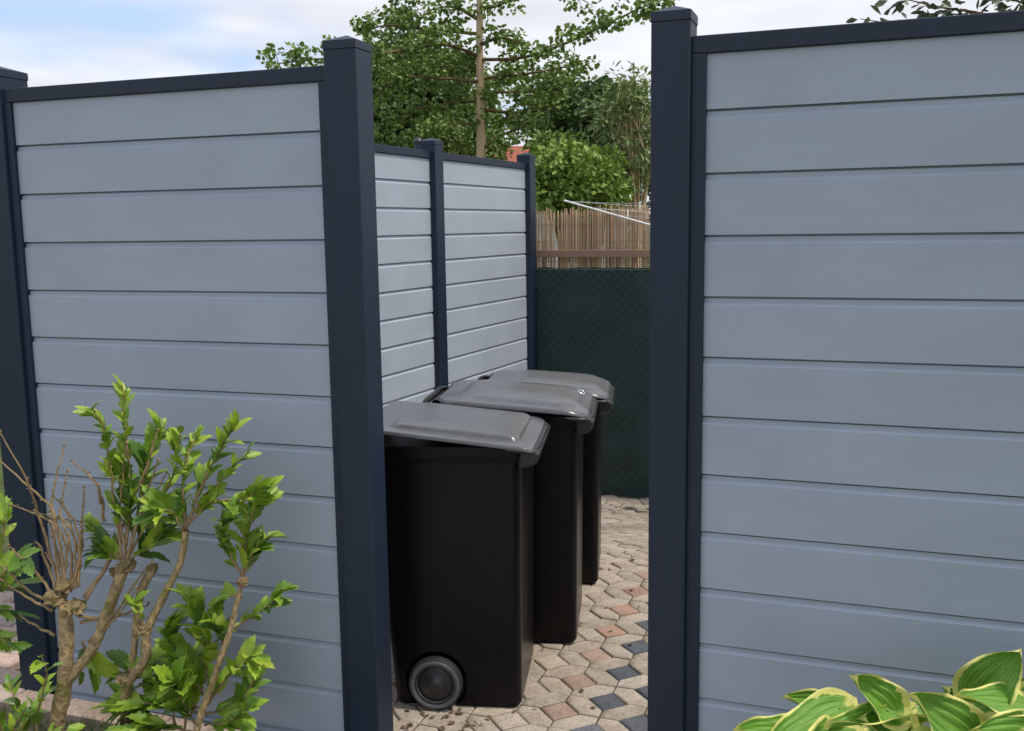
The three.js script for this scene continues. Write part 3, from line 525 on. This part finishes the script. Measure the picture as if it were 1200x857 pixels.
function leafSpec(p, dir, nrm, size, r, young) {
  const g = Math.floor(r() * 6), m = r() < young ? (r() < .4 ? 3 : 1) : (r() < .55 ? 0 : r() < .75 ? 2 : 4);
  const y = dir.clone().normalize(), x = new THREE.Vector3().crossVectors(y, nrm).normalize(), z = new THREE.Vector3().crossVectors(x, y);
  return { g, m, size, mat: new THREE.Matrix4().makeBasis(x, y, z).scale(new THREE.Vector3(size * (.85 + .35 * r()), size, size)).setPosition(p) };
}
function placeLeaves(t, specs) {   // the 290 largest are leaves of their own, the rest is one part for each green
  specs.sort((a, b) => b.size - a.size); const rest = {};
  specs.forEach((q, i) => { if (i < 290) { const m = part('leaf', hibGeos[q.g], hibMats[q.m], t); q.mat.decompose(m.position, m.quaternion, m.scale); } else (rest[q.m] ??= []).push(hibGeos[q.g].clone().applyMatrix4(q.mat)); });
  for (const k in rest) part('small_leaves', mergeGeometries(rest[k]), hibMats[k], t).userData.kind = 'stuff';
}
function shrubKit(t, base, D, seed) {
  const r = rng(seed), loc = v => v.clone().sub(base), P = (x, y, dz = 0) => loc(at(x, y, D + dz));
  const cam = loc(W(0, EYE, 0)); const twigs = [], specs = [];
  return {
    r, P, twigs,
    trunk(pts, r0, r1, n = 16) { const c = curve(pts.map(p => P(...p)), n); part('trunk', tube(c, taper(n, r0 * .77, r1 * .74).map(q => q * (1 + .18 * (r() - .5))), 10, .14), barkLight, t); return c; },
    knob(x, y, dz, rad) { const g = new THREE.IcosahedronGeometry(rad, 3), p = g.attributes.position; for (let i = 0; i < p.count; i++) { const v = new THREE.Vector3().fromBufferAttribute(p, i), k = .92 + 1.3 * (fbm(v.x / rad * 3 + 9, v.y / rad * 3 + v.z / rad * 2.3, 4, seed + 3 + Math.round(x)) - .5); p.setXYZ(i, v.x * k, v.y * k * .8, v.z * k); } g.computeVertexNormals(); part('knuckle', g, barkLight, t).position.copy(P(x, y, dz)); },
    twig(pts, r0 = .0045, r1 = .0015, buds = 0) {
      const dz = (r() - .5) * .22, n = 12, c = curve(pts.map((p, i) => P(p[0], p[1], (p[2] ?? 0) + dz * Math.pow(i / (pts.length - 1), 1.5))), n); for (let i = 1; i < n; i++) c[i].add(rdir(r).multiplyScalar(.0025)); twigs.push(tube(c, taper(n, r0, r1), 6));
      for (let k = 0; k < buds; k++) { const i = 2 + Math.floor(r() * (n - 2)), d = rdir(r); twigs.push(tube([c[i], c[i].clone().addScaledVector(d, .009)], [.0028, .0012], 5)); }
      const tip = c[n]; if (buds) twigs.push(tube([tip, tip.clone().add(new THREE.Vector3(0, .004, 0)), tip.clone().add(new THREE.Vector3(0, .008, 0))], [.003, .0042, .001], 6)); return c;
    },
    sprig(pts, n, size, young = .5, spread = 1) {
      const c = this.twig(pts, .0042, .0016), N = 12;
      for (let k = 0; k < n; k++) {
        const q = Math.min(11.99, (.12 + .88 * (k + r() * .8) / n) * 12), i = Math.floor(q), p = c[i].clone().lerp(c[i + 1], q - i), ax = c[Math.min(N, i + 1)].clone().sub(c[i]).normalize();
        const e = rdir(r); e.addScaledVector(ax, -e.dot(ax)).normalize(); const d = ax.clone().multiplyScalar(.95 + .3 * r()).addScaledVector(e, (.35 + .6 * r()) * spread);
        const nn = ax.clone().multiplyScalar(.6).add(new THREE.Vector3(0, .8, 0)).addScaledVector(cam.clone().sub(p).normalize(), .35).addScaledVector(rdir(r), .45);
        specs.push(leafSpec(p, d, nn, size * (.5 + .8 * r()) * (k > n * .8 ? .8 : 1), r, young));
      }
    },
    done() { placeLeaves(t, specs); part('twigs', mergeGeometries(twigs), barkTwig, t).userData.kind = 'stuff'; },
  };
}
{
  const D = 2.68, base = at(70, 862, D); base.y = -.03;
  const t = thing('pollarded_shrub', 'pollarded shrub with knuckled trunks, bare twigs and fresh toothed leaves', 'shrub', base), K = shrubKit(t, base, D, 601);
  K.trunk([[58, 905], [66, 850], [75, 799], [78, 752], [75, 706]], .031, .026); K.knob(66, 700, 0, .030); K.knob(88, 712, -.01, .028); K.knob(76, 688, .01, .026);
  K.trunk([[66, 862], [40, 868], [10, 885]], .022, .016); K.trunk([[78, 800], [100, 772], [113, 752], [122, 727], [136, 690], [146, 664]], .02, .021); K.knob(148, 664, 0, .026); K.knob(136, 670, .02, .02);
  K.trunk([[150, 905, .03], [146, 830, .03], [150, 800, .02], [172, 770, 0], [170, 748, 0], [180, 722, 0], [196, 690, 0], [210, 662, 0], [218, 622, 0]], .020, .012); K.knob(168, 738, 0, .02);
  K.trunk([[152, 800, .04], [157, 760, .03], [160, 730, .03], [166, 690, .02], [179, 668, .02]], .013, .016); K.knob(178, 666, .02, .017); K.knob(146, 796, .02, .022);
  K.trunk([[222, 905, -.05], [232, 848, -.05], [252, 790, -.05], [268, 744, -.05], [276, 712, -.05], [284, 680, -.05]], .014, .009); K.knob(284, 682, -.05, .016);
  // bare twigs fanning from the first knuckle
  const T = [[[72, 692], [48, 615, .05], [30, 562], [0, 507]], [[76, 690], [62, 600], [35, 572], [0, 540]], [[70, 694], [78, 640], [60, 612], [5, 590]], [[82, 690], [82, 640], [70, 600], [79, 553]], [[84, 690], [93, 650], [86, 610], [62, 582]], [[70, 692], [64, 640], [62, 580], [75, 523]], [[92, 688], [92, 650], [76, 612], [40, 600]],
    [[66, 695], [56, 665], [46, 640], [42, 637]], [[74, 690], [66, 670], [54, 650]], [[98, 700], [120, 670], [150, 600], [172, 545], [185, 505]], [[100, 704], [140, 640], [180, 580], [195, 555]], [[60, 706], [30, 690], [5, 665], [-15, 655]], [[62, 716], [30, 700], [-10, 672]], [[64, 745], [44, 735], [24, 722]], [[92, 722], [130, 722], [160, 680], [178, 660]], [[94, 730], [140, 722], [165, 712], [174, 708]], [[104, 752], [130, 730], [160, 690]], [[122, 612], [115, 570], [84, 541]], [[118, 590], [116, 570]], [[88, 690], [96, 640], [97, 600], [98, 572]], [[64, 700], [40, 670], [10, 640]], [[92, 660], [95, 630], [95, 612]], [[148, 660], [165, 600], [185, 540]], [[148, 652], [140, 600], [148, 520]], [[78, 690], [70, 660], [62, 630], [58, 600]], [[86, 690], [88, 660], [86, 625], [74, 590]]];
  T.forEach((p, i) => K.twig(p, .0052, .0018, 7));
  const S = [
    [[[146, 655], [150, 560], [148, 500], [143, 452]], 15, .056, .6], [[[142, 655], [130, 560], [122, 505], [108, 478]], 11, .05, .55], [[[150, 655], [165, 580], [178, 530], [190, 500]], 16, .07, .45], [[[148, 640], [150, 590], [140, 560], [132, 545]], 11, .075, .35],
    [[[152, 650], [185, 590], [205, 550], [212, 505]], 13, .052, .7], [[[216, 622], [214, 570], [222, 530], [232, 508]], 12, .05, .75], [[[218, 620], [240, 560], [262, 520], [278, 494]], 13, .05, .6], [[[218, 610], [236, 588], [262, 560], [292, 530]], 10, .052, .55],
    [[[216, 625], [200, 600], [185, 600]], 9, .075, .45], [[[220, 615], [245, 590], [285, 585], [316, 572]], 14, .062, .55], [[[284, 680], [288, 640], [298, 600], [312, 584]], 14, .068, .55], [[[284, 676], [270, 650], [262, 625], [266, 606]], 11, .07, .4], [[[284, 680], [296, 650], [314, 628]], 9, .066, .5],
    [[[146, 660], [130, 640], [115, 625], [106, 612]], 12, .055, .5], [[[144, 660], [128, 650], [112, 645]], 8, .06, .35], [[[150, 658], [175, 640], [200, 620]], 9, .07, .25], [[[272, 738], [300, 720], [318, 706], [330, 690]], 9, .055, .35], [[[284, 700], [262, 700], [252, 720]], 7, .05, .4],
    [[[240, 800], [246, 760], [230, 730], [222, 705]], 13, .075, .6], [[[238, 815], [225, 790], [205, 760], [200, 730]], 12, .085, .45], [[[232, 830], [200, 805], [170, 790], [140, 782]], 13, .085, .55], [[[234, 835], [200, 830], [165, 825], [135, 835]], 14, .085, .45], [[[240, 830], [262, 800], [285, 775], [300, 770]], 12, .065, .6], [[[236, 838], [270, 830], [290, 810], [298, 790]], 11, .06, .4], [[[230, 850], [212, 820], [205, 800]], 12, .09, .4], [[[225, 858], [180, 850], [150, 862]], 12, .085, .35], [[[262, 760], [258, 740], [250, 728]], 7, .055, .5],
    [[[205, 850], [200, 815], [185, 790], [170, 770]], 10, .08, .5], [[[215, 860], [222, 820], [226, 790], [232, 765]], 11, .08, .6], [[[200, 865], [165, 845], [140, 815]], 10, .08, .5], [[[240, 850], [268, 845], [292, 828]], 9, .065, .5], [[[168, 735], [162, 715], [158, 705]], 5, .045, .7], [[[96, 752], [104, 770], [92, 790]], 3, .10, .2],
  ];
  for (const [p, n, s, y] of S) K.sprig(p, Math.round(n * 2.2), s * 1.12, Math.min(1, y * 1.2));
  K.done();
}
{ // second shrub, cut by the left edge
  const D = 2.75, base = at(-45, 880, D); base.y = -.03;
  const t = thing('leafy_shrub', 'green shrub with broad lobed leaves beside the corner post', 'shrub', base), K = shrubKit(t, base, D, 651);
  K.trunk([[-45, 900], [-38, 800], [-20, 720], [-8, 690]], .022, .012);
  for (const [p, n, s, y] of [[[[-8, 690], [0, 650], [4, 620], [8, 606]], 9, .085, .45], [[[-10, 695], [5, 670], [20, 660], [30, 655]], 9, .085, .3], [[[-15, 710], [0, 690], [22, 690]], 8, .09, .2], [[[-20, 720], [0, 715], [20, 725]], 8, .085, .1], [[[-20, 725], [-5, 740], [14, 760]], 7, .08, .15], [[[-20, 700], [-30, 640], [-40, 600]], 10, .08, .4]]) K.sprig(p, n, s, y);
  K.done();
}
{ // low leafy plant round the trunk's foot
  const D = 2.6, base = at(25, 872, D); base.y = -.03;
  const t = thing('low_plant', 'low bright green leafy plant at the foot of the trunk', 'plant', base), K = shrubKit(t, base, D, 671);
  for (const [p, n, s, y] of [[[[40, 880], [45, 830], [55, 790], [48, 768]], 8, .075, .5], [[[30, 880], [20, 830], [10, 800]], 10, .06, .35], [[[20, 880], [35, 840], [50, 810]], 10, .06, .4], [[[15, 890], [0, 850], [-10, 820]], 10, .06, .3], [[[35, 885], [60, 860], [88, 858]], 9, .05, .4], [[[10, 885], [18, 850], [30, 830]], 10, .055, .35]]) K.sprig(p, n, s, y);
  K.done();
}

// ------------------------------------------------------------------ hosta with cream edged leaves
{
  const ht = tex(256, 256, (u, v) => {
    const x = Math.abs(u - .5) * 2, edge = 1 - x, tooth = .11 + .16 * (fbm(v * 7 + (u > .5 ? 20 : 0), x * 2, 5, 701) - .3) * 1.6 + .05 * (vnoise(v * 34 + (u > .5 ? 9 : 0), x * 5, 702) - .5), m = sstep(tooth - .03, tooth + .03, edge) * sstep(0, .05, v) * sstep(1.0, .93, v + .05 * vnoise(u * 30, 3, 703));
    const rib = .5 + .5 * Math.cos((x * 7 - v * .8) * 6.283), n = fbm(u * 14, v * 14, 4, 709); const gr = [.31 + .10 * n + .11 * rib, .50 + .10 * n + .10 * rib, .17 + .06 * n], cr = [.86 + .08 * n, .84 + .06 * n, .44 + .16 * n];
    const pale = .35 * sstep(.45, .7, fbm(v * 20, x * 3, 3, 713)) * sstep(tooth + .22, tooth, edge); return [0, 1, 2].map(i => lerp(cr[i], lerp(gr[i], [.52, .66, .25][i], pale), m));
  });
  ht.wrapS = ht.wrapT = THREE.ClampToEdgeWrapping;
  const mat = new THREE.MeshPhysicalMaterial({ map: ht, color: lin(1, 1, 1), roughness: .6, transmission: .2, thickness: 0, side: THREE.DoubleSide });
  const base = at(1090, 857, 1.98); base.y = -.03;
  const t = thing('hosta', 'hosta with green leaves edged in cream in front of the fence', 'plant', base), r = rng(733);
  function leafGeo(len, wid, cup, arch, seed) {
    const nu = 20, nv = 24, pos = [], uv = [], idx = []; const q = rng(seed), w1 = q() * 6, w2 = q() * 6;
    for (let j = 0; j <= nv; j++) { const v = j / nv; const w = wid * .5 * Math.pow(Math.sin(Math.PI * Math.pow(v, .72)), .75) * (1 - .15 * v) + .001;
      for (let i = 0; i <= nu; i++) { const x = i / nu * 2 - 1, ax = Math.abs(x); const rib = Math.cos((ax * 7 - v * .8) * 6.283) * .0028 * Math.sin(Math.PI * v) * (ax > .06 ? 1 : 0);
        const z = cup * wid * (ax * ax * .6 + ax * .25) - arch * len * v * v + .010 * wid / .12 * ax * ax * Math.sin(v * 11 + (x > 0 ? w1 : w2)) + rib;
        pos.push(x * w, v * len - ax * ax * .02 * (1 - v), z); uv.push(i / nu, v); } }
    for (let j = 0; j < nv; j++) for (let i = 0; i < nu; i++) { const a = j * (nu + 1) + i, b = a + 1, c = a + nu + 1, d = c + 1; idx.push(a, b, c, b, d, c); }
    const g = new THREE.BufferGeometry(); g.setAttribute('position', new THREE.Float32BufferAttribute(pos, 3)); g.setAttribute('uv', new THREE.Float32BufferAttribute(uv, 2)); g.setIndex(idx); g.computeVertexNormals(); return g;
  }
  const stems = new THREE.MeshPhysicalMaterial({ color: lin(.22, .33, .09), roughness: .5 });
  // base pixel, tip pixel, distances, width, face (x right, y up, z to camera), cup, arch
  const Ls = [
    [[1046, 838, 1.86], [997, 793, 1.84], .098, [.25, .55, .8], .35, .02], [[985, 836, 2.02], [922, 816, 1.98], .075, [-.1, .75, .65], .3, .08], [[992, 828, 1.96], [900, 866, 1.86], .095, [-.25, .85, .5], .3, .15], [[1062, 838, 1.86], [970, 850, 1.80], .06, [0, .95, .3], .45, .05],
    [[1145, 872, 1.92], [1064, 814, 1.80], .125, [-.05, .55, .85], .2, .0], [[1118, 826, 2.06], [1104, 804, 2.06], .06, [.2, .4, .9], .5, .0], [[1215, 830, 1.98], [1122, 818, 1.90], .095, [.05, .9, .42], .2, .02], [[1138, 822, 2.02], [1196, 762, 1.98], .135, [-.25, .5, .85], .25, .03],
    [[1215, 862, 1.92], [1140, 856, 1.86], .10, [.1, .6, .8], .3, .04], [[945, 862, 1.93], [866, 852, 1.86], .075, [-.1, .9, .5], .35, .1], [[1060, 868, 1.9], [1010, 842, 1.82], .12, [.1, .7, .7], .3, .05], [[1020, 852, 2.0], [1075, 838, 1.96], .10, [.2, .6, .8], .3, .08],
    [[1150, 838, 2.06], [1215, 800, 2.06], .12, [.1, .6, .8], .3, .05], [[1000, 872, 1.9], [940, 880, 1.78], .12, [-.2, .8, .6], .3, .1], [[1100, 890, 1.85], [1050, 905, 1.72], .13, [0, .8, .6], .3, .12], [[1180, 890, 1.85], [1230, 890, 1.78], .13, [.3, .8, .6], .3, .12], [[1200, 835, 2.0], [1275, 800, 1.98], .13, [.2, .6, .8], .3, .1], [[1220, 860, 1.95], [1290, 860, 1.85], .13, [.3, .8, .5], .3, .1], [[1080, 850, 2.05], [1040, 820, 2.12], .10, [0, .7, -.5], .3, .1],
  ];
  Ls.forEach(([b, tp, w, f, cup, arch], i) => {
    const p = at(...b).sub(base), q = at(...tp).sub(base), y = q.clone().sub(p), len = y.length(); y.normalize();
    const n = new THREE.Vector3(...f).normalize(), x = new THREE.Vector3().crossVectors(y, n).normalize(), z = new THREE.Vector3().crossVectors(x, y);
    const m = part('leaf', leafGeo(len * 1.03, w * .93, cup, arch, 900 + i), mat, t); m.quaternion.setFromRotationMatrix(new THREE.Matrix4().makeBasis(x, y, z)); m.position.copy(p);
    const root = new THREE.Vector3((r() - .5) * .12, 0, (r() - .5) * .10);
    part('stalk', tube(curve([root, root.clone().lerp(p, .6).add(new THREE.Vector3(0, .08, 0)), p, p.clone().addScaledVector(y, .02)], 10), taper(10, .006, .0028), 6), stems, t);
  });
}
// ------------------------------------------------------------------ grass of the bed
{
  const r = rng(801), g = new THREE.BufferGeometry(), P = [], C = [];
  for (let i = 0; i < 20000; i++) {
    const u = -2.4 + r() * 3.4, v = -1.25 + r() * .69; const [x, d] = uvW(u, v); if (u > -.45) continue;
    const h = .03 + .05 * r(), a = r() * 6.28, l = (r() - .5) * .05, k = .7 + .6 * r(), c = [.05 * k + .02 * r(), .12 * k, .02 * k];
    P.push(x - .0022 * Math.cos(a), -.03, -d - .0022 * Math.sin(a), x + .0022 * Math.cos(a), -.03, -d + .0022 * Math.sin(a), x + l, -.03 + h, -d + (r() - .5) * .05); for (let q = 0; q < 3; q++) C.push(...c);
  }
  g.setAttribute('position', new THREE.Float32BufferAttribute(P, 3)); g.setAttribute('color', new THREE.Float32BufferAttribute(C, 3)); g.computeVertexNormals();
  const m = part('grass', g, new THREE.MeshStandardMaterial({ vertexColors: true, roughness: .7, side: THREE.DoubleSide }), scene);
  m.userData = { kind: 'stuff', label: 'short green grass of the bed by the clay blocks', category: 'grass' };
}
// ------------------------------------------------------------------ dry leaf litter on the paving
{
  const r = rng(907), cl = new Cloud();
  const bit = (x, d) => { const y = drop(d) + .004; cl.leaf(new THREE.Vector3(x, y, -d), new THREE.Vector3(r() - .5, .12 * r(), r() - .5), new THREE.Vector3((r() - .5) * .6, 1, (r() - .5) * .6), .012 + .022 * r(), .008 + .014 * r(), tint(r, [.06, .042, .025], [.17, .115, .06])); };
  for (let i = 0; i < 190; i++) { const k = r() * 3, q = .03 + Math.pow(r(), 2) * .5; bit(NETP[0] + NETE[0] * k - BACK.dir[0] * q, NETP[1] + NETE[1] * k - BACK.dir[1] * q); }
  for (let i = 0; i < 28; i++) bit(-.42 + r() * .35, 2.86 + r() * .16);
  for (let i = 0; i < 60; i++) { const [x, d] = uvW(-.3 + r() * .9, -.3 + r() * 2.6); bit(x, d); }
  const m = part('leaf_litter', cl.geo(), new THREE.MeshStandardMaterial({ vertexColors: true, roughness: .85, side: THREE.DoubleSide }), scene);
  m.userData = { kind: 'stuff', label: 'dry brown leaf litter scattered over the yard paving', category: 'leaf litter' };
}
renderer.render(scene, camera);
